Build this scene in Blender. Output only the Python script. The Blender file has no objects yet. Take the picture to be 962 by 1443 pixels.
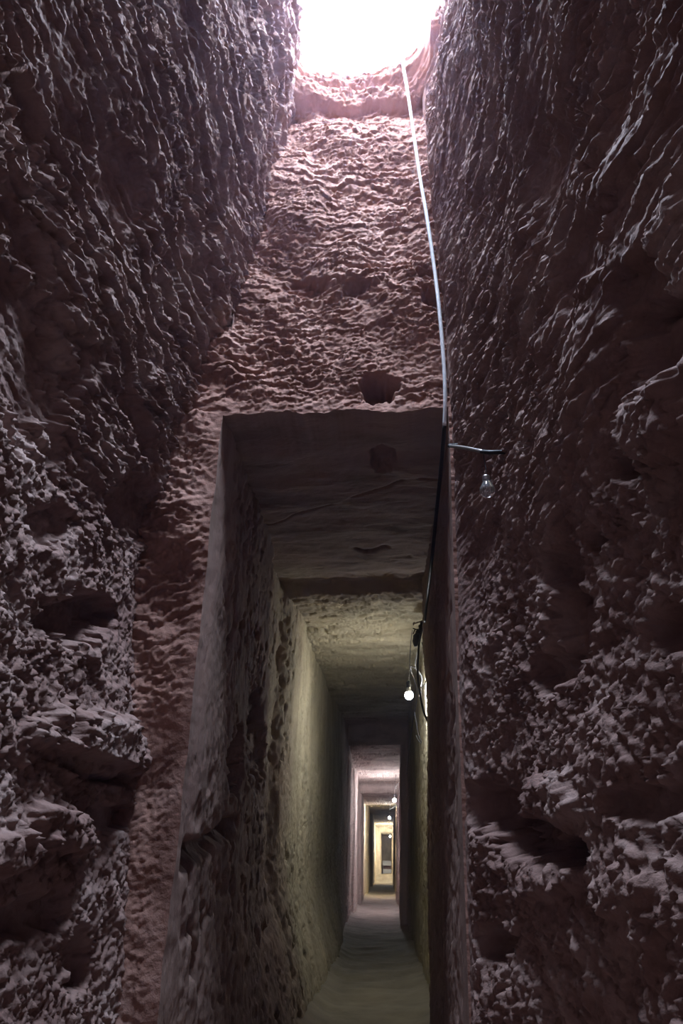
import bpy, bmesh, math, random
import numpy as np
from mathutils import Vector

S = bpy.context.scene
COL = S.collection
rng = random.Random(7)

# ------------------------------------------------------------------ camera
FPX, CZ = 1011.0, 0.80                     # focal length in pixels of a 962 px wide frame, camera height
PITCH, YAW = math.radians(26.0), math.atan(67 / 1123.0)
cam_data = bpy.data.cameras.new('camera')
cam_data.sensor_fit = 'HORIZONTAL'
cam_data.sensor_width = 36.0
cam_data.lens = FPX / 962.0 * 36.0
cam_data.clip_start = 0.02
cam_data.clip_end = 500
cam = bpy.data.objects.new('camera', cam_data)
cam.location = (0, 0, CZ)
cam.rotation_euler = (math.pi / 2 + PITCH, 0, YAW)
COL.objects.link(cam)
S.camera = cam

# ------------------------------------------------------------------ sky, exposure
SKY_COLOR, SKY_STRENGTH = (0.64, 0.78, 1.0), 104.0
BULB_STRENGTH = (520.0, 1700.0, 2000.0, 3800.0)      # from the nearest to the farthest lamp
world = bpy.data.worlds.new('sky')
S.world = world
world.use_nodes = True
bg = world.node_tree.nodes['Background']
bg.inputs[0].default_value = (*SKY_COLOR, 1)
bg.inputs[1].default_value = SKY_STRENGTH
S.view_settings.view_transform = 'Standard'
S.view_settings.look = 'None'
S.view_settings.gamma = 1.0
S.view_settings.exposure = 0.0
S.view_settings.use_curve_mapping = False
S.cycles.max_bounces = 8
S.cycles.diffuse_bounces = 6
S.cycles.sample_clamp_indirect = 20.0
S.cycles.use_denoising = True
# sampling portal in the mouth of the shaft: gives off no light itself, only guides the sky's
pd = bpy.data.lights.new('sky_portal', 'AREA')
pd.shape = 'RECTANGLE'
pd.size, pd.size_y = 0.85, 1.40
pd.cycles.is_portal = True
po = bpy.data.objects.new('sky_portal', pd)
po.location = (-0.05, 1.72, 4.62)
COL.objects.link(po)

# ------------------------------------------------------------------ helpers: view rays on to the real surfaces
_F = np.array([-math.sin(YAW) * math.cos(PITCH), math.cos(YAW) * math.cos(PITCH), math.sin(PITCH)])
_R = np.array([math.cos(YAW), math.sin(YAW), 0.0])
_U = np.cross(_R, _F)
_C = np.array([0, 0, CZ])


def ray(x, y):
    return _F + _R * (x - 481) / FPX - _U * (y - 721.5) / FPX


def on(axis, val, x, y):
    d = ray(x, y)
    return _C + d * ((val - _C[axis]) / d[axis])


# ------------------------------------------------------------------ helpers: noise
_pr = np.random.RandomState(11)
_PERM = _pr.permutation(256)
_PERM = np.concatenate([_PERM, _PERM])
_ANG = np.linspace(0, 2 * np.pi, 256, endpoint=False)
_GX, _GY = np.cos(_ANG), np.sin(_ANG)


def pn(x, y, seed=0):
    """2-D gradient noise, about -1..1"""
    x = np.asarray(x, float) + 37.13 * seed + 500
    y = np.asarray(y, float) + 91.71 * seed + 500
    xi, yi = np.floor(x).astype(int), np.floor(y).astype(int)
    xf, yf = x - xi, y - yi
    u = xf * xf * xf * (xf * (xf * 6 - 15) + 10)
    v = yf * yf * yf * (yf * (yf * 6 - 15) + 10)

    def g(ix, iy, dx, dy):
        h = _PERM[_PERM[ix & 255] + (iy & 255)]
        return _GX[h] * dx + _GY[h] * dy
    a = g(xi, yi, xf, yf)
    b = g(xi + 1, yi, xf - 1, yf)
    c = g(xi, yi + 1, xf, yf - 1)
    d = g(xi + 1, yi + 1, xf - 1, yf - 1)
    return 1.5 * ((a + (b - a) * u) * (1 - v) + (c + (d - c) * u) * v)


def fbm(x, y, seed=0, n=4, gain=0.5, lac=2.03):
    r, a = 0, 1.0
    for i in range(n):
        r = r + a * pn(x, y, seed + 3 * i)
        x, y, a = x * lac, y * lac, a * gain
    return r


def sstep(a, b, v):
    t = np.clip((v - a) / (b - a), 0, 1)
    return t * t * (3 - 2 * t)


def saw(p, rise=0.22):
    """flake profile: climbs fast over `rise` of its period, sinks slowly back"""
    f = p - np.floor(p)
    return np.where(f < rise, sstep(0, rise, f), 1 - (f - rise) / (1 - rise))


# ------------------------------------------------------------------ helpers: objects
def tag(o, label=None, cat=None, group=None, kind=None):
    if label: o['label'] = label
    if cat: o['category'] = cat
    if group: o['group'] = group
    if kind: o['kind'] = kind
    return o


def link(name, me, mat, parent=None):
    o = bpy.data.objects.new(name, me)
    COL.objects.link(o)
    if mat: me.materials.append(mat)
    if parent: o.parent = parent
    return o


def grid(name, P, mat, keep=None, flip=False):
    """P[rows, cols, 3] -> one smooth-shaded mesh of quads"""
    nr, nc = P.shape[:2]
    idx = np.arange(nr * nc).reshape(nr, nc)
    q = np.stack([idx[:-1, :-1], idx[:-1, 1:], idx[1:, 1:], idx[1:, :-1]], -1)
    q = q[keep] if keep is not None else q.reshape(-1, 4)
    if flip: q = q[:, ::-1]
    me = bpy.data.meshes.new(name)
    me.vertices.add(nr * nc)
    me.vertices.foreach_set('co', P.reshape(-1).astype(np.float32))
    n = len(q)
    me.loops.add(n * 4)
    me.loops.foreach_set('vertex_index', q.reshape(-1).astype(np.int32))
    me.polygons.add(n)
    me.polygons.foreach_set('loop_start', np.arange(0, n * 4, 4, dtype=np.int32))
    me.polygons.foreach_set('use_smooth', np.ones(n, bool))
    me.update(calc_edges=True)
    me.validate()
    return link(name, me, mat)


def structure(o, label):
    return tag(o, label=label, kind='structure')


def catmull(pts, sub=10):
    pts = [Vector(p) for p in pts]
    q = [pts[0] * 2 - pts[1]] + pts + [pts[-1] * 2 - pts[-2]]
    out = []
    for i in range(1, len(q) - 2):
        a, b, c, d = q[i - 1:i + 3]
        for k in range(sub):
            t = k / sub
            out.append(0.5 * ((2 * b) + (c - a) * t + (2 * a - 5 * b + 4 * c - d) * t * t + (3 * b - 3 * c + d - a) * t ** 3))
    out.append(pts[-1])
    return out


def add_tube(bm, pts, r, seg=8):
    rad = r if isinstance(r, (list, tuple)) else [r] * len(pts)
    rings, up = [], Vector((0.31, 0.2, 0.93)).normalized()
    for i, p in enumerate(pts):
        t = (pts[min(i + 1, len(pts) - 1)] - pts[max(i - 1, 0)]).normalized()
        if i == 0:
            n = t.cross(up)
            if n.length < 0.1: n = t.cross(Vector((1, 0, 0)))
        else:
            n = n - t * n.dot(t)
        n.normalize()
        b = t.cross(n)
        rings.append([bm.verts.new(p + (n * math.cos(2 * math.pi * k / seg) + b * math.sin(2 * math.pi * k / seg)) * rad[i]) for k in range(seg)])
    for a, b in zip(rings, rings[1:]):
        for k in range(seg):
            bm.faces.new((a[k], a[(k + 1) % seg], b[(k + 1) % seg], b[k]))
    bm.faces.new(rings[0][::-1])
    bm.faces.new(rings[-1])
    return bm


def add_lathe(bm, prof, seg=16, origin=(0, 0, 0)):
    """prof: list of (radius, z); ends closed by a point when radius is 0"""
    ox, oy, oz = origin
    rows = []
    for r, z in prof:
        if r < 1e-6:
            rows.append([bm.verts.new((ox, oy, oz + z))])
        else:
            rows.append([bm.verts.new((ox + r * math.cos(2 * math.pi * k / seg), oy + r * math.sin(2 * math.pi * k / seg), oz + z)) for k in range(seg)])
    for a, b in zip(rows, rows[1:]):
        for k in range(seg):
            k2 = (k + 1) % seg
            if len(a) == 1 and len(b) == 1: continue
            if len(a) == 1: bm.faces.new((a[0], b[k2], b[k]))
            elif len(b) == 1: bm.faces.new((a[k], a[k2], b[0]))
            else: bm.faces.new((a[k], a[k2], b[k2], b[k]))
    return bm


def bobj(name, bm, mat, parent=None, smooth=True):
    bmesh.ops.recalc_face_normals(bm, faces=bm.faces)
    me = bpy.data.meshes.new(name)
    bm.to_mesh(me)
    bm.free()
    if smooth:
        for p in me.polygons: p.use_smooth = True
    return link(name, me, mat, parent)


def empty(name, loc):
    o = bpy.data.objects.new(name, None)
    o.empty_display_size = 0.05
    o.location = loc
    COL.objects.link(o)
    return o


# ------------------------------------------------------------------ materials
def new_mat(name, rough=0.9):
    m = bpy.data.materials.new(name)
    m.use_nodes = True
    nt = m.node_tree
    b = nt.nodes['Principled BSDF']
    b.inputs['Roughness'].default_value = rough
    b.inputs['Specular IOR Level'].default_value = 0.25
    return m, nt, b


def node(nt, kind, **kw):
    n = nt.nodes.new(kind)
    for k, v in kw.items():
        if k in n.inputs: n.inputs[k].default_value = v
        else: setattr(n, k, v)
    return n


def rock(name, dark, mid, pale, stretch=(1, 1, 1), bump=0.5, scale=1.0, bands=None, pits=None, rough=0.9):
    """rock with mottled colour; bands: list of (y, colour) beds the tunnel passes through"""
    m, nt, b = new_mat(name, rough)
    L = nt.links.new
    tc = node(nt, 'ShaderNodeTexCoord')
    mp = node(nt, 'ShaderNodeMapping')
    mp.inputs['Scale'].default_value = stretch
    L(tc.outputs['Object'], mp.inputs['Vector'])
    n1 = node(nt, 'ShaderNodeTexNoise', Scale=5.0 * scale, Detail=6.0, Roughness=0.6)
    L(mp.outputs[0], n1.inputs['Vector'])
    cr = node(nt, 'ShaderNodeValToRGB')
    e = cr.color_ramp.elements
    e[0].position, e[0].color = 0.30, (*dark, 1)
    e[1].position, e[1].color = 0.72, (*pale, 1)
    k = e.new(0.5)
    k.color = (*mid, 1)
    L(n1.outputs['Fac'], cr.inputs['Fac'])
    col = cr.outputs['Color']
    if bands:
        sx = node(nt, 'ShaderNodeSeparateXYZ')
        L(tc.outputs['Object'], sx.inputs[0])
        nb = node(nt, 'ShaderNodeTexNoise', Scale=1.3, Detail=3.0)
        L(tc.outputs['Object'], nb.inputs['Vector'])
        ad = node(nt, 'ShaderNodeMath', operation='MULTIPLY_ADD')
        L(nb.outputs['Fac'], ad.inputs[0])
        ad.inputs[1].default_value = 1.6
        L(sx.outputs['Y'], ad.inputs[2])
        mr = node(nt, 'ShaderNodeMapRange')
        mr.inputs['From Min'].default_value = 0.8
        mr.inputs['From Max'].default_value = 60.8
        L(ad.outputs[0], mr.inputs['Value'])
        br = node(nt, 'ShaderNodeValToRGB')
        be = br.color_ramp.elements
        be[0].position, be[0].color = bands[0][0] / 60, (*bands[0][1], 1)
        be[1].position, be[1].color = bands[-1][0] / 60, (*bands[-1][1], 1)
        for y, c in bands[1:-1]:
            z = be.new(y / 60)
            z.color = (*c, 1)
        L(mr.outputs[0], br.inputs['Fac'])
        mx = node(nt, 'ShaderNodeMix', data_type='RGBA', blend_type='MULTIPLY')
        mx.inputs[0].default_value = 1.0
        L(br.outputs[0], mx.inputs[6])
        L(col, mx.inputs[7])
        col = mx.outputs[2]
    h = n1.outputs['Fac']
    n2 = node(nt, 'ShaderNodeTexNoise', Scale=38.0 * scale, Detail=5.0, Roughness=0.65)
    L(mp.outputs[0], n2.inputs['Vector'])
    if pits:
        n3 = node(nt, 'ShaderNodeTexNoise', Scale=pits, Detail=3.0, Roughness=0.55)
        L(mp.outputs[0], n3.inputs['Vector'])
        pr = node(nt, 'ShaderNodeValToRGB')
        pe = pr.color_ramp.elements
        pe[0].position, pe[0].color = 0.33, (0, 0, 0, 1)
        pe[1].position, pe[1].color = 0.42, (1, 1, 1, 1)
        L(n3.outputs['Fac'], pr.inputs['Fac'])
        md = node(nt, 'ShaderNodeMath', operation='MULTIPLY')
        L(pr.outputs[0], md.inputs[0])
        L(n2.outputs['Fac'], md.inputs[1])
        hh = md.outputs[0]
    else:
        hh = n2.outputs['Fac']
    bp = node(nt, 'ShaderNodeBump', Strength=bump, Distance=0.012)
    L(hh, bp.inputs['Height'])
    L(bp.outputs[0], b.inputs['Normal'])
    L(col, b.inputs['Base Color'])
    return m


def plain(name, col, rough=0.5, metal=0.0, bump=None):
    m, nt, b = new_mat(name, rough)
    n = node(nt, 'ShaderNodeTexNoise', Scale=60.0, Detail=3.0)
    tc = node(nt, 'ShaderNodeTexCoord')
    nt.links.new(tc.outputs['Object'], n.inputs['Vector'])
    cr = node(nt, 'ShaderNodeValToRGB')
    e = cr.color_ramp.elements
    e[0].color = (*[c * 0.8 for c in col], 1)
    e[1].color = (*[min(1, c * 1.15) for c in col], 1)
    nt.links.new(n.outputs['Fac'], cr.inputs[0])
    nt.links.new(cr.outputs[0], b.inputs['Base Color'])
    b.inputs['Metallic'].default_value = metal
    return m


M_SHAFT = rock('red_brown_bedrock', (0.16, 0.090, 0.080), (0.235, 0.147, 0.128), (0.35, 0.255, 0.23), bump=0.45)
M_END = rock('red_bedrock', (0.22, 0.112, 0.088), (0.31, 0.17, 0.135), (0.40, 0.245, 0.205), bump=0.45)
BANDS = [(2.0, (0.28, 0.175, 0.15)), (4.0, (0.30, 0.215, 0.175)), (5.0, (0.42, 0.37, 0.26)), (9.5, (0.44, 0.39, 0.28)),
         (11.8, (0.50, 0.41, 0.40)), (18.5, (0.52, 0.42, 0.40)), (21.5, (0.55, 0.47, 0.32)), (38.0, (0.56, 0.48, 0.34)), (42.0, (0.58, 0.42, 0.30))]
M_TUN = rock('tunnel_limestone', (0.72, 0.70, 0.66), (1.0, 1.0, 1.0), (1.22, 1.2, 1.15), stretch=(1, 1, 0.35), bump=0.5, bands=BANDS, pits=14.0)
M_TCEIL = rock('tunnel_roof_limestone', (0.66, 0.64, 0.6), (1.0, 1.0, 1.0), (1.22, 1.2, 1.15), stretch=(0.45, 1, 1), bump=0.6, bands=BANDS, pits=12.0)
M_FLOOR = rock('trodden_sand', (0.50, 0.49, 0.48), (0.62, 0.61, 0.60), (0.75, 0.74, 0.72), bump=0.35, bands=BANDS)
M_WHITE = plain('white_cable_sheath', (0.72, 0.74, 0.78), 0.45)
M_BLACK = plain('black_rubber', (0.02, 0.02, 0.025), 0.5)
M_GREY = plain('grey_flex', (0.16, 0.16, 0.17), 0.5)
M_IRON = plain('worn_iron', (0.30, 0.28, 0.27), 0.4, 0.85)
M_BRASS = plain('bulb_cap_metal', (0.55, 0.55, 0.56), 0.3, 1.0)
M_PALE = plain('pale_dressed_stone', (0.75, 0.72, 0.66), 0.8)

M_GLOW = []
for k in range(4):
    m, _nt, _b = new_mat('lit_bulb_glass', 0.2)
    _b.inputs['Base Color'].default_value = (1, 1, 1, 1)
    _b.inputs['Emission Color'].default_value = (0.93, 0.96, 1.0, 1)
    _b.inputs['Emission Strength'].default_value = BULB_STRENGTH[k]
    M_GLOW.append(m)
M_GLASS, _nt, _b = new_mat('clear_bulb_glass', 0.03)
_b.inputs['Base Color'].default_value = (0.9, 0.93, 0.95, 1)
_b.inputs['Transmission Weight'].default_value = 0.9
_b.inputs['IOR'].default_value = 1.45
_b.inputs['Specular IOR Level'].default_value = 0.6

# ------------------------------------------------------------------ shape of the shaft and the tunnel
Y0 = 2.33            # face of the shaft's end wall, where the tunnel begins
ZTOP = 4.43          # lip of the shaft
ZM = 2.38            # top of the tunnel mouth
YEND = 39.6


def mouth_left(z): return -0.605 - (2.4 - np.asarray(z)) * 0.018
def mouth_right(z): return 0.275 - (2.4 - np.asarray(z)) * 0.037


def mouth_jag(z): return 0.004 * fbm(np.asarray(z) / 0.16, np.asarray(z) * 0 + 3.3, 71, 4)
def mouth_top(x): return 0.016 * fbm(np.asarray(x) / 0.13, np.asarray(x) * 0 + 5.1, 75, 4)


def base_left(Y, z):
    c = np.interp(z, [0.0, 0.6, 1.0, 1.22, 1.5, 1.77, 2.1, 2.46, 2.93, 3.5, 4.2, 4.43], [-0.74, -0.76, -0.79, -0.83, -0.88, -0.885, -0.79, -0.69, -0.60, -0.50, -0.385, -0.35])
    n = np.interp(z, [0.0, 1.0, 2.0, 3.0, 4.43], [-0.80, -0.84, -0.86, -0.70, -0.44])
    t = np.clip((Y0 - Y) / 1.5, 0, 1.6)
    return c + (n - c) * t


def base_right(Y, z):
    c = np.interp(z, [0.0, 1.2, 2.4, 3.4, 4.43], [0.198, 0.240, 0.285, 0.275, 0.262])
    c = c + 0.085 * np.clip((2.3 - z) / 2.3, 0, 1) * sstep(Y0, Y0 - 0.35, Y)
    return c + 0.16 * np.clip(Y0 - Y, -0.2, 3)


def hit(base, x, y):
    """where the view ray through a photo pixel meets a side wall: (Y, z)"""
    d = ray(x, y)
    lo, hi = 0.05, 6.0
    s = -1 if base is base_left else 1
    for _ in range(50):
        t = 0.5 * (lo + hi)
        p = _C + d * t
        if s * (p[0] - base(p[1], p[2])) < 0: lo = t
        else: hi = t
    return np.array([p[1], p[2]])


class Spot:
    """an elliptical patch on a side wall: centre, half axes (in photo pixels, turned by ang) carried on to the wall"""
    def __init__(self, base, x, y, rx, ry, ang=0.0):
        q = hit(base, x, y)
        J = np.stack([(hit(base, x + 4, y) - hit(base, x - 4, y)) / 8, (hit(base, x, y + 4) - hit(base, x, y - 4)) / 8], 1)
        a = math.radians(ang)
        Rm = np.array([[math.cos(a), -math.sin(a)], [math.sin(a), math.cos(a)]])
        A = J @ Rm @ np.diag([rx, ry])
        self.q, self.I = q, np.linalg.inv(A)

    def uv(self, Y, z):
        dy, dz = Y - self.q[0], z - self.q[1]
        return self.I[0, 0] * dy + self.I[0, 1] * dz, self.I[1, 0] * dy + self.I[1, 1] * dz

    def mask(self, Y, z, soft=0.35, warp=0.0):
        u, v = self.uv(Y, z)
        r = np.sqrt(u * u + v * v) + warp
        return 1 - sstep(1 - soft, 1 + soft, r)


def axes_from_photo(base, x, y, dx, dy):
    """unit vector (in Y, z of a side wall) along a direction seen in the photo"""
    v = hit(base, x + dx * 3, y + dy * 3) - hit(base, x - dx * 3, y - dy * 3)
    return v / np.linalg.norm(v)


def chisel(Y, z, e, seed, lam, amp, warp, along):
    """flaked tool ridges: e = direction of the ridges (Y, z); returns relief in metres"""
    s = e[0] * Y + e[1] * z
    t = -e[1] * Y + e[0] * z
    w = fbm(s / (along * lam), t / (1.6 * lam), seed, 4, 0.55)
    m = np.clip(0.68 + 0.75 * pn(s / (3 * along * lam), t / (5 * lam), seed + 41), 0.12, 1.3)
    return amp * m * (saw(t / lam + warp * w) - 0.5)


def lumps(Y, z, seed, lam, amp, n=4):
    v = 0
    a = amp
    l = lam
    for i in range(n):
        v = v + a * (1 - 2 * np.abs(pn(Y / l, z / l, seed + i))) * 0.7
        a *= 0.55
        l *= 0.5
    return v


# patches of the side walls, read off the photograph: (x, y, rx, ry, angle, depth in m; + hollow, - bulge)
LEFT_SPOTS = [(30, 500, 75, 130, -12, 0.05), (420 * 0 + 190, 265, 26, 75, -12, 0.03), (112, 868, 38, 34, 0, 0.10), (190, 720, 50, 45, 30, 0.05),
              (215, 1112, 13, 15, 0, 0.07), (130, 1050, 62, 42, 20, -0.06), (130, 1085, 60, 14, 22, 0.05), (50, 330, 22, 60, -20, 0.03),
              (170, 1150, 30, 20, 0, 0.05), (60, 1290, 50, 30, -25, 0.05), (120, 1350, 20, 40, 0, 0.05), (60, 740, 30, 30, 0, 0.04), (70, 170, 18, 60, -15, 0.03),
              (190, 600, 16, 60, -16, 0.04), (20, 1200, 40, 25, -20, -0.04), (85, 1170, 50, 28, 20, -0.05)]
RIGHT_SPOTS = [(765, 255, 30, 90, 14, 0.03), (925, 480, 45, 60, 20, 0.07), (945, 590, 40, 70, 15, -0.05), (885, 660, 14, 20, 0, 0.08), (835, 765, 14, 14, 0, 0.05),
               (790, 800, 24, 36, 0, 0.07), (800, 890, 26, 60, 4, 0.06), (770, 950, 26, 30, 0, 0.05), (690, 1140, 48, 34, 30, 0.09), (745, 1175, 45, 32, 35, 0.09),
               (820, 1198, 36, 18, 5, 0.085), (800, 1130, 44, 34, 10, -0.035), (700, 1330, 26, 24, 20, 0.09), (930, 1130, 40, 26, 0, 0.03), (940, 890, 30, 30, 0, 0.04),
               (790, 1240, 40, 26, 0, -0.025), (910, 1260, 50, 30, -10, -0.015), (690, 190, 8, 60, 12, 0.02), (860, 140, 16, 90, 12, 0.025), (820, 360, 26, 70, 20, 0.03),
               (870, 300, 18, 60, 15, 0.025), (900, 400, 26, 50, 20, 0.04)]


def make_spots(base, rows): return [(Spot(base, *r[:5]), r[5]) for r in rows]


def side_relief(base, spots, Y, z, seed, e_up, e_low, zmix):
    up = sstep(zmix - 0.35, zmix + 0.35, z + 0.25 * pn(Y * 2, z * 2, seed + 5))
    r = 0.055 * fbm(Y / 0.8, z / 0.9, seed + 1, 3)
    hi = chisel(Y, z, e_up, seed + 7, 0.115, 0.030, 1.1, 4.6) + chisel(Y, z, e_up, seed + 17, 0.048, 0.020, 1.0, 4.8) \
        + chisel(Y, z, e_up, seed + 27, 0.021, 0.0075, 0.9, 4.5)
    lo = chisel(Y, z, np.array([0.95, 0.3]), seed + 37, 0.14, 0.019, 2.0, 0.9) + lumps(Y, z, seed + 47, 0.12, 0.014, 4) \
        + chisel(Y, z, e_low, seed + 57, 0.030, 0.010, 0.8, 4.0) + chisel(Y, z, np.array([0.9, 0.3]), seed + 67, 0.05, 0.009, 1.5, 1.2)
    if base is base_left: hi = hi * 1.3
    amp = 1.0
    hol = 0
    wp = 0.38 * fbm(Y / 0.09, z / 0.09, seed + 77, 5, 0.6)
    for sp, dep in spots:
        k = sp.mask(Y, z, 0.28, wp)
        hol = hol - dep * k
        amp = amp * (1 - (0.62 if dep > 0 else 0.1) * k)
    rel = r + amp * (hi * up + lo * (1 - up)) + hol
    rel = rel + 0.0035 * fbm(Y / 0.018, z / 0.018, seed + 87, 3)
    return rel


E_LU = axes_from_photo(base_left, 120, 250, 0.42, 1)
E_LL = axes_from_photo(base_left, 60, 960, 0.75, -1)
E_RU = axes_from_photo(base_right, 830, 250, -0.38, 1)
E_RL = axes_from_photo(base_right, 820, 1040, 0.7, 1)
LS, RS = make_spots(base_left, LEFT_SPOTS), make_spots(base_right, RIGHT_SPOTS)


def left_x(Y, z): return base_left(Y, z) + side_relief(base_left, LS, Y, z, 100, E_LU, E_LL, 1.75)


def right_x(Y, z):
    rel = side_relief(base_right, RS, Y, z, 300, E_RU, E_RL, 1.55)
    # the wall is dressed flush with the tunnel mouth along its edge
    k = sstep(2.33, 2.20, Y) * 0.85 + 0.15
    return base_right(Y, z) - rel * k


def end_y(x, z):
    """face of the end wall; positive relief comes towards the camera"""
    r = 0.05 * fbm(x / 0.5, z / 0.55, 501, 3)
    e = np.array([1.0, 0.06])
    k = 0.35 + 0.65 * sstep(1.15, 1.6, z)
    r = r + k * chisel(x, z, e, 511, 0.095, 0.020, 1.2, 2.2) + k * chisel(x, z, e, 521, 0.042, 0.014, 1.05, 2.4) + k * chisel(x, z, e, 531, 0.021, 0.007, 0.95, 2.4)
    r = r + 0.003 * fbm(x / 0.015, z / 0.015, 541, 3)

    def hole(px, py, rx, ry, dep):
        q = on(1, Y0, px, py)
        s = q[1] and (Y0 * 0.9 + (q[2] - CZ) * 0.44) / FPX
        u = (x - q[0]) / (rx * s)
        v = (z - q[2]) / (ry * s * 1.25)
        return -dep * (1 - sstep(0.72, 1.28, np.sqrt(u * u + v * v) + 0.3 * fbm(x / 0.05, z / 0.05, 551, 2)))
    for h in [(532, 545, 23, 17, 0.16), (500, 405, 17, 9, 0.05), (606, 425, 12, 14, 0.07), (608, 592, 18, 12, 0.06), (605, 395, 14, 8, 0.03), (430, 400, 30, 12, 0.03)]:
        r = r + hole(*h)
    # ledge under the lip, then the rounded collar of the opening
    r = r + 0.06 * sstep(4.20, 4.235, z + 0.05 * pn(x / 0.2, z * 0 + 3, 561)) - 0.035 * sstep(4.27, 4.29, z + 0.09 * x + 0.05 * pn(x / 0.15, z * 0 + 7, 571)) \
        + 0.03 * sstep(4.33, 4.37, z)
    r = r - 0.06 * sstep(4.0, 4.2, z)
    u = np.clip((x + 0.045) / 0.345, -0.999, 0.999)
    arc = 0.30 * (1 - np.sqrt(1 - u * u))
    r = r + arc * sstep(4.16, 4.40, z)
    r = r * (0.3 + 0.7 * sstep(ZM - 0.005, ZM + 0.10, z) + 0.7 * (z < ZM) * sstep(0.0, 0.10, mouth_left(z) - x))
    return Y0 - r


# ------------------------------------------------------------------ the shaft
def flange(P, axis, val, z=None):
    row = P[-1:].copy()
    row[..., axis] = val
    if z is not None: row[..., 2] = z
    return np.concatenate([P, row], 0)


YS = np.concatenate([np.linspace(-0.75, 0.35, 40), np.linspace(0.355, 2.47, 420)])
ZS = np.concatenate([np.linspace(-0.06, 0.3, 30), np.linspace(0.305, 4.43, 830), np.linspace(4.5, 5.25, 12)])  # rows above the lip are added to block sideways sky light
Zg, Yg = np.meshgrid(ZS, YS, indexing='ij')
P = np.stack([left_x(Yg, Zg), Yg, Zg], -1)
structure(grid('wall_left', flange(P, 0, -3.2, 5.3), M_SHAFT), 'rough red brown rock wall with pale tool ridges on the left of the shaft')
YR = YS[YS < 2.345]
Zg, Yg = np.meshgrid(ZS[ZS < 4.72], YR, indexing='ij')
P = np.stack([right_x(Yg, Zg), Yg, Zg], -1)
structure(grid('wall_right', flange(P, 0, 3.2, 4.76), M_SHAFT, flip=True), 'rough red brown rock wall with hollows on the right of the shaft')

# end wall with the tunnel mouth left open
nL, nMid, nR = 130, 200, 16
zs = np.concatenate([np.linspace(-0.06, ZM, 380), np.linspace(ZM, ZTOP, 460)[1:]])
rows = []
for z in zs:
    a, b = float(mouth_left(z) + mouth_jag(z)), float(mouth_right(z))
    rows.append(np.concatenate([np.linspace(-1.30, a, nL), np.linspace(a, b, nMid)[1:], np.linspace(b, 0.50, nR)[1:]]))
Xg = np.array(rows)
Zg = np.repeat(zs[:, None], Xg.shape[1], 1)
Zg = Zg + mouth_top(Xg) * sstep(ZM - 0.2, ZM, Zg) * sstep(ZM + 0.3, ZM, Zg)
P = np.stack([Xg, end_y(Xg, Zg), Zg], -1)
keep = np.ones((len(zs), Xg.shape[1] - 1), bool)
keep[:379, nL - 1:nL + nMid - 2] = False
P = flange(P, 1, 75.0, 4.46)
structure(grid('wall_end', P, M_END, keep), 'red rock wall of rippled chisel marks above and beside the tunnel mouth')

# wall behind the camera and the rock roof between it and the opening
xs = np.linspace(-1.5, 1.3, 70)
zz = np.linspace(-0.06, 4.6, 110)
Zg, Xg = np.meshgrid(zz, xs, indexing='ij')
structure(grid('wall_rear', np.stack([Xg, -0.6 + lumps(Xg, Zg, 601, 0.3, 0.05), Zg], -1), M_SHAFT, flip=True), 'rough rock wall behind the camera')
yy = np.linspace(-0.9, 1.08, 60)
Yg, Xg = np.meshgrid(yy, xs, indexing='ij')
P = np.stack([Xg, Yg, 4.30 + 0.16 * sstep(0.7, 1.08, Yg) + lumps(Xg, Yg, 611, 0.25, 0.04) * sstep(1.08, 0.9, Yg)], -1)
# unseen parapet added at the roof edge to limit the sky light
P = np.concatenate([P, np.stack([Xg[-12:], 1.08 + lumps(Xg[-12:], Yg[-12:] * 9, 617, 0.3, 0.04), np.linspace(4.5, 5.2, 12)[:, None] + 0 * Xg[-12:]], -1)], 0)
structure(grid('ceiling', P, M_SHAFT), 'rock roof of the shaft behind its opening, with an added parapet that limits the sky light')


# ------------------------------------------------------------------ the tunnel
def tunnel_inset(Y, side):
    """the passage is cut in lengths of slightly different width: (Y from, inset) steps"""
    T = {'left': [(0, 0.0), (4.42, 0.012), (11.45, 0.03), (12.3, 0.0), (13.6, 0.04), (14.6, 0.0), (16.4, 0.05), (18.2, 0.0), (22.0, 0.04), (24.0, 0.0), (27.5, 0.05), (29, 0.02), (35.9, 0.28)],
         'right': [(0, 0.0), (4.42, -0.05), (11.45, 0.05), (12.6, 0.02), (16.4, 0.05), (18.5, 0.03), (27.5, 0.06), (30, 0.04), (35.9, 0.10)],
         'top': [(0, 0.0), (4.38, 0.03), (4.6, 0.0), (16.35, 0.19), (17.6, 0.16), (20.0, 0.08), (27, 0.05), (30, 0.07), (35.9, 0.42)]}[side]
    v = np.zeros_like(Y)
    prev = 0.0
    for y, o in T:
        v = v + (o - prev) * sstep(y, y + 0.03 + 0.004 * y, Y)
        prev = o
    return v


def fade(Y): return sstep(Y0 + 0.01, Y0 + 0.40, Y)


YT = np.concatenate([np.linspace(Y0, 5.2, 230), np.linspace(5.2, 12.0, 340)[1:], np.geomspace(12.0, YEND + 0.2, 420)[1:]])
TZ = np.linspace(-0.06, 2.95, 300)
CRACK = []


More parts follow.
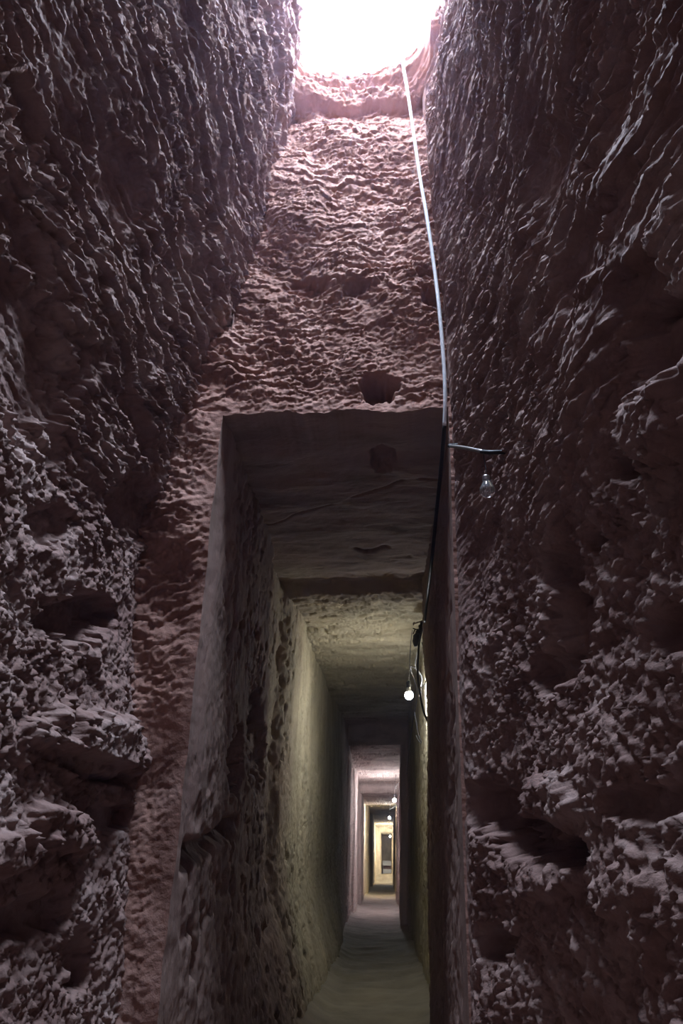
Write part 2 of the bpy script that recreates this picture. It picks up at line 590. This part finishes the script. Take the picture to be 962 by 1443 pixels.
def ceil_z(x, Y):
    z = np.interp(Y, [Y0, 4.4, 4.6, 8.0, 11.42, 11.5, 14.0, 20.0, 27.0, 60.5], [ZM, 2.375, 2.375, 2.44, 2.70, 2.40, 2.30, 2.28, 2.36, 2.38]) - tunnel_inset(Y, 'top')
    # the roof drops in a broken lip at the end of the first length
    z = z + mouth_top(x) * sstep(Y0 + 0.4, Y0, Y)
    w = 0.06 * fbm(x / 0.25, Y * 0 + 2.0, 701, 3)
    z = z + 0.045 * sstep(3.95, 4.33, Y + w) * sstep(4.42, 4.38, Y + w)
    rough = 0.010 * fbm(x / 0.30, Y / 0.16, 711, 4) * fade(Y)
    saws = chisel(x, Y, np.array([1.0, 0.1]), 721, 0.12, 0.022, 1.4, 2.0) * sstep(4.0, 4.7, Y) - 0.028 * sstep(0.18, 0.42, pn(x / 0.11, Y / 0.07, 727)) * sstep(-0.3, 0.4, pn(x / 0.4, Y / 0.4, 729)) * sstep(4.3, 4.7, Y)
    # an oblique fissure and shallow spalls in the first length
    c = Y - (3.08 - 0.55 * (x + 0.1) + 0.10 * pn(x / 0.2, x * 0, 731))
    fis = 0.05 * np.exp(-(c / 0.014) ** 2) * sstep(-0.2, 0.35, pn(x / 0.12, Y / 0.12, 733) + 0.3) + 0.018 * sstep(-0.02, 0.02, c)
    c2 = Y - (3.75 + 0.35 * (x + 0.1) + 0.12 * pn(x / 0.16, x * 0, 741))
    fis = fis + 0.05 * np.exp(-(c2 / 0.022) ** 2) * sstep(-0.2, 0.3, pn(x / 0.10, Y / 0.3, 743)) * sstep(-0.25, -0.1, x)
    u = np.sqrt(((x - 0.02) / 0.05) ** 2 + ((Y - 2.72) / 0.10) ** 2) + 0.3 * fbm(x / 0.06, Y / 0.06, 751, 2)
    fis = fis + 0.05 * (1 - sstep(0.7, 1.2, u))
    return z - rough - saws + fis * fade(Y)


def tunnel_side(side, Y, z):
    s = 1 if side == 'left' else -1
    b = mouth_left(z) if side == 'left' else mouth_right(z)
    seed = 800 if side == 'left' else 900
    d = tunnel_inset(Y, side)
    if side == 'left': b = b + mouth_jag(z) * sstep(Y0 + 0.14, Y0, Y)
    d = d + (0.016 * fbm(Y / 0.9, z / 0.9, seed, 3) + chisel(Y, z, np.array([0.10, 1.0]), seed + 7, 0.075, 0.011, 1.0, 3.0)
             + chisel(Y, z, np.array([0.10, 1.0]), seed + 17, 0.035, 0.009, 0.9, 3.0)
             - 0.024 * sstep(0.18, 0.42, pn(Y / 0.07, z / 0.11, seed + 31)) * sstep(-0.35, 0.35, pn(Y / 0.5, z / 0.6, seed + 33)) * sstep(8.0, 5.8, Y)
             - 0.012 * sstep(0.2, 0.4, pn(Y / 0.035, z / 0.06, seed + 35)) * sstep(-0.2, 0.4, pn(Y / 0.4, z / 0.5, seed + 37)) * sstep(7.0, 5.0, Y) + 0.003 * fbm(Y / 0.03, z / 0.05, seed + 27, 3)) * fade(Y)
    if side == 'left':
        d = d + 0.17 * sstep(0.75, -0.05, z + 0.05 * pn(Y / 0.5, z * 0, 803)) * sstep(12, 7, Y) * sstep(2.9, 4.3, Y)

        def pt(px, py):
            q = on(0, -0.62, px, py)
            return q[1], q[2]
        wp = 0.35 * fbm(Y / 0.08, z / 0.08, 841, 3)

        def pit(px, py, ry, rz, dep):
            y, q = pt(px, py)
            return -dep * (1 - sstep(0.75, 1.2, np.sqrt(((Y - y) / ry) ** 2 + ((z - q) / rz) ** 2) + wp))
        d = d + pit(330, 1075, 0.15, 0.13, 0.14) + pit(368, 1060, 0.25, 0.15, 0.06) + pit(362, 1005, 0.2, 0.14, 0.05)
        # undercut ledge sloping down towards the shaft
        ya, za = pt(262, 1195)
        yb, zb = pt(330, 1150)
        sl = (zb - za) / (yb - ya)
        line = za + sl * (Y - ya) + 0.03 * pn(Y / 0.1, Y * 0, 851)
        g = sstep(ya - 0.02, ya + 0.06, Y) * sstep(yb + 0.18, yb - 0.02, Y)
        d = d - 0.07 * g * sstep(line + 0.012, line - 0.004, z) * sstep(line - 0.10, line - 0.03, z) + 0.015 * g * sstep(line, line + 0.02, z)
        # wall stepped back above the broken corner near the end of the first length
        d = d - 0.05 * sstep(3.75, 3.95, Y + 0.10 * fbm(z / 0.15, z * 0 + 1, 861, 3) + 0.25 * (z - 1.9)) * sstep(4.46, 4.36, Y) * sstep(0.35, 0.8, z)
        # seam where the second length begins
        c = Y - (4.46 + 0.03 * fbm(z / 0.12, z * 0, 871, 3))
        d = d - 0.012 * np.exp(-(c / 0.03) ** 2) * (0.3 + 0.7 * sstep(-0.3, 0.3, pn(z / 0.2, z * 0, 877)))
    return b + s * d


for side in ('left', 'right'):
    Zg, Yg = np.meshgrid(TZ, YT, indexing='ij')
    Xg = tunnel_side(side, Yg, Zg)
    # meet the chiselled end wall at the mouth
    Ye = Yg + (end_y(Xg, np.minimum(Zg, ZM)) - Y0) * sstep(Y0 + 0.12, Y0, Yg)
    structure(grid('wall_tunnel_' + side, np.stack([Xg, Ye, Zg], -1), M_TUN, flip=(side == 'right')),
              'smoothly dressed tunnel wall on the %s, yellowish beyond the first bulb' % side)
XT = np.linspace(-0.75, 0.40, 200)
Yg, Xg = np.meshgrid(YT, XT, indexing='ij')
Zc = ceil_z(Xg, Yg)
Ye = Yg + (end_y(Xg, Zc + 0.001) - Y0) * sstep(Y0 + 0.12, Y0, Yg)
structure(grid('ceiling_tunnel', np.stack([Xg, Ye, Zc], -1), M_TCEIL), 'pitted flat rock roof of the tunnel')
XF = np.linspace(-1.3, 0.8, 160)
YF = np.concatenate([np.linspace(-0.9, 3.0, 60), np.linspace(3.0, 16, 420)[1:], np.geomspace(16, YEND + 0.2, 200)[1:]])
Yg, Xg = np.meshgrid(YF, XF, indexing='ij')
Zf = 0.012 * fbm(Xg / 0.5, Yg / 0.35, 951, 4) + 0.016 * pn(Xg / 0.9, Yg / 0.22, 957) * sstep(4.5, 6.5, Yg) \
    + 0.035 * (np.abs(Xg + 0.2) / 0.42) ** 4 * (np.abs(Xg + 0.2) < 0.6) \
    + 0.10 * sstep(-0.34, -0.60, Xg + 0.03 * pn(Yg / 0.3, Yg * 0, 953)) * sstep(11, 7.0, Yg) + 0.30 * sstep(35.7, 36.0, Yg) * (np.abs(Xg + 0.2) < 0.6)
structure(grid('floor', np.stack([Xg, Yg, Zf], -1), M_FLOOR), 'trodden sandy floor running away down the tunnel')
xs, zz = np.linspace(-0.8, 0.45, 40), np.linspace(-0.06, 2.6, 60)
Zg, Xg = np.meshgrid(zz, xs, indexing='ij')
structure(grid('wall_tunnel_end', np.stack([Xg, YEND + 0.0 * Xg + lumps(Xg, Zg, 961, 0.4, 0.03), Zg], -1), M_TUN), 'rock wall far away where the tunnel ends')

# bedrock around it all (shuts out the daylight behind the cut faces)
bm = bmesh.new()
v = [bm.verts.new(p) for p in [(-3.2, -1.4, -0.6), (3.2, -1.4, -0.6), (3.2, 75, -0.6), (-3.2, 75, -0.6), (-3.2, -1.4, 4.47), (3.2, -1.4, 4.47), (3.2, 75, 4.47), (-3.2, 75, 4.47)]]
for f in [(0, 1, 2, 3), (0, 1, 5, 4), (1, 2, 6, 5), (2, 3, 7, 6), (3, 0, 4, 7)]:
    bm.faces.new([v[i] for i in f])
for a, b, c, d in [(-3.2, 3.2, -1.4, 1.0), (-3.2, -0.50, 1.0, 2.75), (0.46, 3.2, 1.0, 2.75), (-3.2, 3.2, 2.75, 75)]:
    bm.faces.new([bm.verts.new(p) for p in [(a, c, 4.47), (b, c, 4.47), (b, d, 4.47), (a, d, 4.47)]])
structure(bobj('bedrock', bm, M_SHAFT, smooth=False), 'bedrock that the shaft and tunnel are cut into')

# ------------------------------------------------------------------ the hanging cable
pts = []
for x, y, Y in [(566, 84, 2.20), (569, 100, 2.19), (575, 135, 2.18), (590, 240, 2.20), (601, 305, 2.20), (612, 380, 2.21), (619, 440, 2.21), (625, 510, 2.22), (627, 560, 2.23)]:
    pts.append(on(1, Y, x, y))
pts.insert(0, (pts[0][0] - 0.02, 2.45, 4.52))
pts.insert(0, (pts[0][0] - 0.1, 3.0, 4.49))
low = []
for x, y, X in [(626, 600, 0.245), (622, 650, 0.235), (615, 720, 0.225), (608, 790, 0.215), (602, 840, 0.225), (598, 876, 0.225)]:
    low.append(on(0, X, x, y))
cable = empty('power_cable', tuple(pts[4]))
tag(cable, 'long white cable hanging down the end wall from the bright opening', 'cable')


def local(ps, o): return [Vector(p) - Vector(o.location) for p in ps]


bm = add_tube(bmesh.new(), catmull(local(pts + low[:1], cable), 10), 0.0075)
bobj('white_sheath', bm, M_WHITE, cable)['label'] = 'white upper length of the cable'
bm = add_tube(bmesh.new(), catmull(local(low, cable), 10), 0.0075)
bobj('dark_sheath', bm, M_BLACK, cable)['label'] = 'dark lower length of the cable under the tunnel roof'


# knot of black tape where the cable meets the tunnel's lamp line, hung on a peg in the wall
kp = on(1, 5.0, 591, 888)
bm = bmesh.new()
add_tube(bm, catmull(local([on(1, 5.0, 597, 866), on(1, 5.0, 596, 876), on(1, 5.0, 592, 886), on(1, 5.0, 587, 897), on(1, 5.0, 585, 911)], cable), 4),
         [0.006, 0.006, 0.007, 0.009, 0.014, 0.020, 0.016, 0.023, 0.013, 0.015, 0.024, 0.019, 0.027, 0.024, 0.026, 0.019, 0.010])
for k in range(3):
    a = on(1, 5.0, 590, 887)
    add_tube(bm, catmull(local([a, a + np.array([0.03 * rng.uniform(-1, 1), -0.02, 0.05 * rng.uniform(-1, 1)]), a + np.array([0.05 * rng.uniform(-1, 1), -0.03, 0.05 * rng.uniform(-1, 1)])], cable), 3), 0.004, 6)
bobj('taped_joint', bm, M_BLACK, cable)['label'] = 'lumpy black taped joint with loose ends'

peg = empty('wooden_peg', tuple(on(1, 4.97, 600, 876)))
tag(peg, 'small dark peg stuck in the right tunnel wall under the roof, holding the cable', 'peg')
M_WOOD = plain('dark_wood', (0.09, 0.06, 0.045), 0.8)
a, b = on(1, 4.97, 583, 879), on(1, 4.97, 603, 874)
bobj('shaft', add_tube(bmesh.new(), catmull(local([a, a * 0.5 + b * 0.5 + np.array([0, 0, 0.003]), b + np.array([0.04, 0, 0.01])], peg), 4), [0.005] * 5 + [0.008] * 4, 7), M_WOOD, peg)
bobj('tip', add_tube(bmesh.new(), local([a + np.array([-0.004, 0, -0.012]), a + np.array([-0.002, 0, 0.002]), a + np.array([0.004, 0, 0.012])], peg), [0.003, 0.007, 0.003], 7), M_WOOD, peg)

# heavy black lead looping down the lit wall
lead = empty('black_lead', tuple(on(1, 5.05, 589, 940)))
tag(lead, 'thick black lead looping down the bright right tunnel wall from the taped joint', 'cable')
pp = [on(1, 5.02, *p) for p in [(596, 882), (591, 902), (589, 925), (588.5, 950), (591, 975), (596, 1000), (602, 1015), (607, 1021), (612, 1018), (618, 1008)]]
bobj('sheath', add_tube(bmesh.new(), catmull(local(pp, lead), 6), 0.0075), M_BLACK, lead)
pp = [on(1, 5.3, *p) for p in [(594, 905), (600, 930), (603, 948), (599, 962), (594, 970), (593, 985)]]
bobj('side_wire', add_tube(bmesh.new(), catmull(local(pp, lead), 6), 0.003, 6), M_GREY, lead)['label'] = 'thin grey wire beside the thick lead'

# lamp line running on along the tunnel's right wall from bulb to bulb
def wall_r(Y, z): return float(tunnel_side('right', np.array([Y]), np.array([z]))[0])


BULBS = [(576, 978, 5.4), (555.5, 1127, 14.6), (548.5, 1152, 20.5), (549.5, 1178, 34.6)]
hooks = []
for x, y, Y in BULBS:
    p = on(1, Y, x, y)
    zc = float(ceil_z(np.array([min(p[0] + 0.05, 0.2)]), np.array([Y]))[0])
    hooks.append((p, zc))
line = empty('lamp_line', tuple(on(1, 5.6, 590, 960)))
tag(line, 'thin grey lamp wire sagging along the right tunnel wall between the bulbs', 'wire')
pp = [on(1, 5.05, 592, 900), on(1, 5.5, 585, 938)]
prev = 5.6
for (p, zc) in hooks:
    Y1 = p[1]
    n = max(3, int((Y1 - prev) / 1.2))
    for k in range(n):
        t = (k + 0.5) / n
        y = prev + (Y1 - prev) * t
        z = 2.20 - 0.22 * math.sin(math.pi * t) + 0.03 * rng.uniform(-1, 1)
        pp.append((wall_r(y, z) - 0.03, y, z))
    pp.append((min(p[0] + 0.02, wall_r(Y1, 2.2) - 0.02), Y1, min(p[2] + 0.20, zc - 0.03)))
    prev = Y1 + 0.4
bobj('wire', add_tube(bmesh.new(), catmull(local(pp, line), 5), 0.004, 6), M_GREY, line)
loop = [on(1, 6.3, *p) for p in [(584, 1003), (587, 1022), (590, 1037), (595, 1046), (600, 1048), (604, 1044), (606, 1036)]]
bobj('loop', add_tube(bmesh.new(), catmull(local(loop, line), 5), 0.004, 6), M_GREY, line)['label'] = 'slack loop of wire below the first bulb'
loop = [on(1, 6.3, *p) for p in [(586, 1036), (590, 1044), (597, 1050), (604, 1050), (608, 1046)]]
bobj('loop', add_tube(bmesh.new(), catmull(local(loop, line), 5), 0.003, 6), M_GREY, line)['label'] = 'slack loop of wire below the first bulb'

GLASS_P = [(0.0, -0.040), (0.012, -0.0385), (0.022, -0.033), (0.029, -0.022), (0.031, -0.010), (0.029, 0.002), (0.024, 0.014), (0.018, 0.026), (0.0145, 0.036), (0.0135, 0.040)]
GLOW_P = GLASS_P[:6] + [(0.0262, 0.010), (0.0, 0.0105)]
BODY_P = [(0.0, 0.0110), (0.0266, 0.0110), (0.0235, 0.018), (0.0185, 0.028), (0.0150, 0.037), (0.0138, 0.041), (0.0, 0.0415)]
M_BODY = plain('white_lamp_body', (0.8, 0.8, 0.8), 0.4)
CAP_P = [(0.0135, 0.038), (0.0145, 0.042), (0.0130, 0.045), (0.0142, 0.048), (0.0130, 0.051), (0.0142, 0.054), (0.0125, 0.060), (0.0, 0.062)]
SOCK_P = [(0.0, 0.050), (0.017, 0.050), (0.0185, 0.054), (0.0185, 0.080), (0.016, 0.090), (0.008, 0.098), (0.0, 0.100)]
BLAB = ['lit bulb nearest the camera, hanging under the tunnel roof on the right', 'second lit bulb from the camera, brightest of the row down the tunnel',
        'third lit bulb from the camera, hanging left of and below the second', 'farthest and smallest lit bulb, above the pale block at the tunnel end']
for (p, zc), lab, glow in zip(hooks, BLAB, M_GLOW):
    b = empty('light_bulb', tuple(p))
    tag(b, lab, 'light bulb', 'lit bulbs along the tunnel')
    bobj('glass', add_lathe(bmesh.new(), GLOW_P, 16), glow, b)
    bobj('body', add_lathe(bmesh.new(), BODY_P, 16), M_BODY, b)['label'] = 'white neck of the bulb'
    bobj('cap', add_lathe(bmesh.new(), CAP_P, 16), M_BRASS, b)
    bobj('socket', add_lathe(bmesh.new(), SOCK_P, 14), M_BLACK, b)
    top = zc - p[2] + 0.02
    bobj('flex', add_tube(bmesh.new(), catmull([Vector((0, 0, 0.095)), Vector((0.006, 0, 0.13)), Vector((0.025, 0, 0.10 + 0.6 * (top - 0.1))), Vector((0.05, 0, top))], 5), 0.0035, 6), M_GREY, b)

# ------------------------------------------------------------------ iron bar in the right shaft wall with a dead bulb on a wire
def wall_pt(x, y, off):
    Y, z = hit(base_right, x, y)
    # nearest relief around the point, so that the thing clears the ridges
    return np.array([float(right_x(np.array([Y]), np.array([z]))[0]) - off, Y, z])


A, B = wall_pt(652, 627, 0.0), wall_pt(709, 637, 0.0)
bar = empty('iron_bar', tuple(A))
tag(bar, 'short worn iron bar set into the rough right wall beside the tunnel mouth', 'bar')
inn = np.array([-1.0, 0, 0])
m1, m2 = A + (B - A) * 0.10 + inn * 0.045, A + (B - A) * 0.92 + inn * 0.045
mid = A + (B - A) * 0.55 + inn * 0.05 + np.array([0, 0, 0.004])
bobj('rod', add_tube(bmesh.new(), catmull(local([m1, mid, m2], bar), 6), 0.0062, 8), M_IRON, bar)
for q, e in ((A, m1), (B, m2)):
    bobj('bent_end', add_tube(bmesh.new(), catmull(local([q - inn * 0.03, q + inn * 0.03, e + (e - q) * 0.05, e], bar), 4), 0.0066, 8), M_BLACK, bar)['label'] = 'dark bent end going into the rock'
gp = on(1, float(m2[1]) - 0.005, 703, 688)
gp[0] = min(gp[0], float(m2[0]))
db = empty('light_bulb', tuple(gp))
tag(db, 'unlit clear bulb hanging on a thin wire from the short iron bar', 'light bulb')
bobj('glass', add_lathe(bmesh.new(), [(r * 0.72, z * 0.68) for r, z in GLASS_P], 18), M_GLASS, db)
bobj('cap', add_lathe(bmesh.new(), [(r * 0.82, z * 0.68) for r, z in CAP_P], 16), M_BRASS, db)
wp = [Vector((0, 0, 0.040)), Vector((0.002, 0, 0.06)), Vector(m2) - Vector(gp) + Vector((0, 0, -0.02)), Vector(m2) - Vector(gp) + Vector((0, 0, 0.004))]
bobj('wire', add_tube(bmesh.new(), catmull(wp, 5), 0.0016, 6), M_BLACK, db)

# ------------------------------------------------------------------ pale stone blocks where the tunnel ends
def block(bm, x0, x1, y0, y1, z0, z1, j=0.012):
    vs = []
    for x in (x0, x1):
        for y in (y0, y1):
            for z in (z0, z1):
                vs.append(bm.verts.new((x + rng.uniform(-j, j), y + rng.uniform(-j, j), z + rng.uniform(-j, j))))
    for f in [(0, 1, 3, 2), (4, 6, 7, 5), (0, 4, 5, 1), (2, 3, 7, 6), (0, 2, 6, 4), (1, 5, 7, 3)]:
        bm.faces.new([vs[i] for i in f])
    bmesh.ops.bevel(bm, geom=list({e for v_ in vs for e in v_.link_edges}), offset=0.02, segments=2, affect='EDGES')


q0, q1 = on(1, 38.0, 539, 1212), on(1, 38.0, 551.5, 1232)
bench = empty('stone_bench', ((q0[0] + q1[0]) / 2, 38.2, 0.27))
tag(bench, 'pale stone bench at the far end of the tunnel, small in the distance', 'bench')
w2 = (q1[0] - q0[0]) / 2
bm = bmesh.new(); block(bm, -w2, w2, -0.25, 0.35, -0.03, 0.22); bobj('base_block', bm, M_PALE, bench, False)
bm = bmesh.new(); block(bm, -w2 * 0.8, w2 * 0.8, -0.05, 0.30, 0.21, 0.38); bobj('support', bm, M_TUN, bench, False)
bm = bmesh.new(); block(bm, -w2, w2, -0.25, 0.35, 0.37, 0.58); bobj('slab', bm, M_PALE, bench, False)

# ------------------------------------------------------------------ haze volume for fine dust and for the veil of glare
M_HAZE = bpy.data.materials.new('dust_and_glare_veil')
M_HAZE.use_nodes = True
_nt = M_HAZE.node_tree
_nt.nodes.remove(_nt.nodes['Principled BSDF'])
_v = node(_nt, 'ShaderNodeVolumeScatter', Density=0.0065, Anisotropy=0.2)
_v.inputs['Color'].default_value = (0.60, 0.64, 1.0, 1)
# denser towards the opening: dust plus a stand-in for lens glare
_tc = node(_nt, 'ShaderNodeTexCoord')
_sx = node(_nt, 'ShaderNodeSeparateXYZ')
_nt.links.new(_tc.outputs['Object'], _sx.inputs[0])
_mr = node(_nt, 'ShaderNodeMapRange', interpolation_type='SMOOTHSTEP')
for _k, _x in (('From Min', 2.0), ('From Max', 4.4), ('To Min', 0.0020), ('To Max', 0.026)):
    _mr.inputs[_k].default_value = _x
_nt.links.new(_sx.outputs['Z'], _mr.inputs['Value'])
_nt.links.new(_mr.outputs[0], _v.inputs['Density'])
_nt.links.new(_v.outputs[0], _nt.nodes['Material Output'].inputs['Volume'])
bm = bmesh.new()
v = [bm.verts.new((x, y, z)) for x in (-3.1, 3.1) for y in (-1.3, 70) for z in (-0.5, 4.44)]
for f in [(0, 1, 3, 2), (4, 6, 7, 5), (0, 4, 5, 1), (2, 3, 7, 6), (0, 2, 6, 4), (1, 5, 7, 3)]:
    bm.faces.new([v[i] for i in f])
tag(bobj('dust_glare_haze', bm, M_HAZE, smooth=False), 'thin bluish dust haze and stand-in veil of glare under the bright opening', 'haze', kind='stuff')
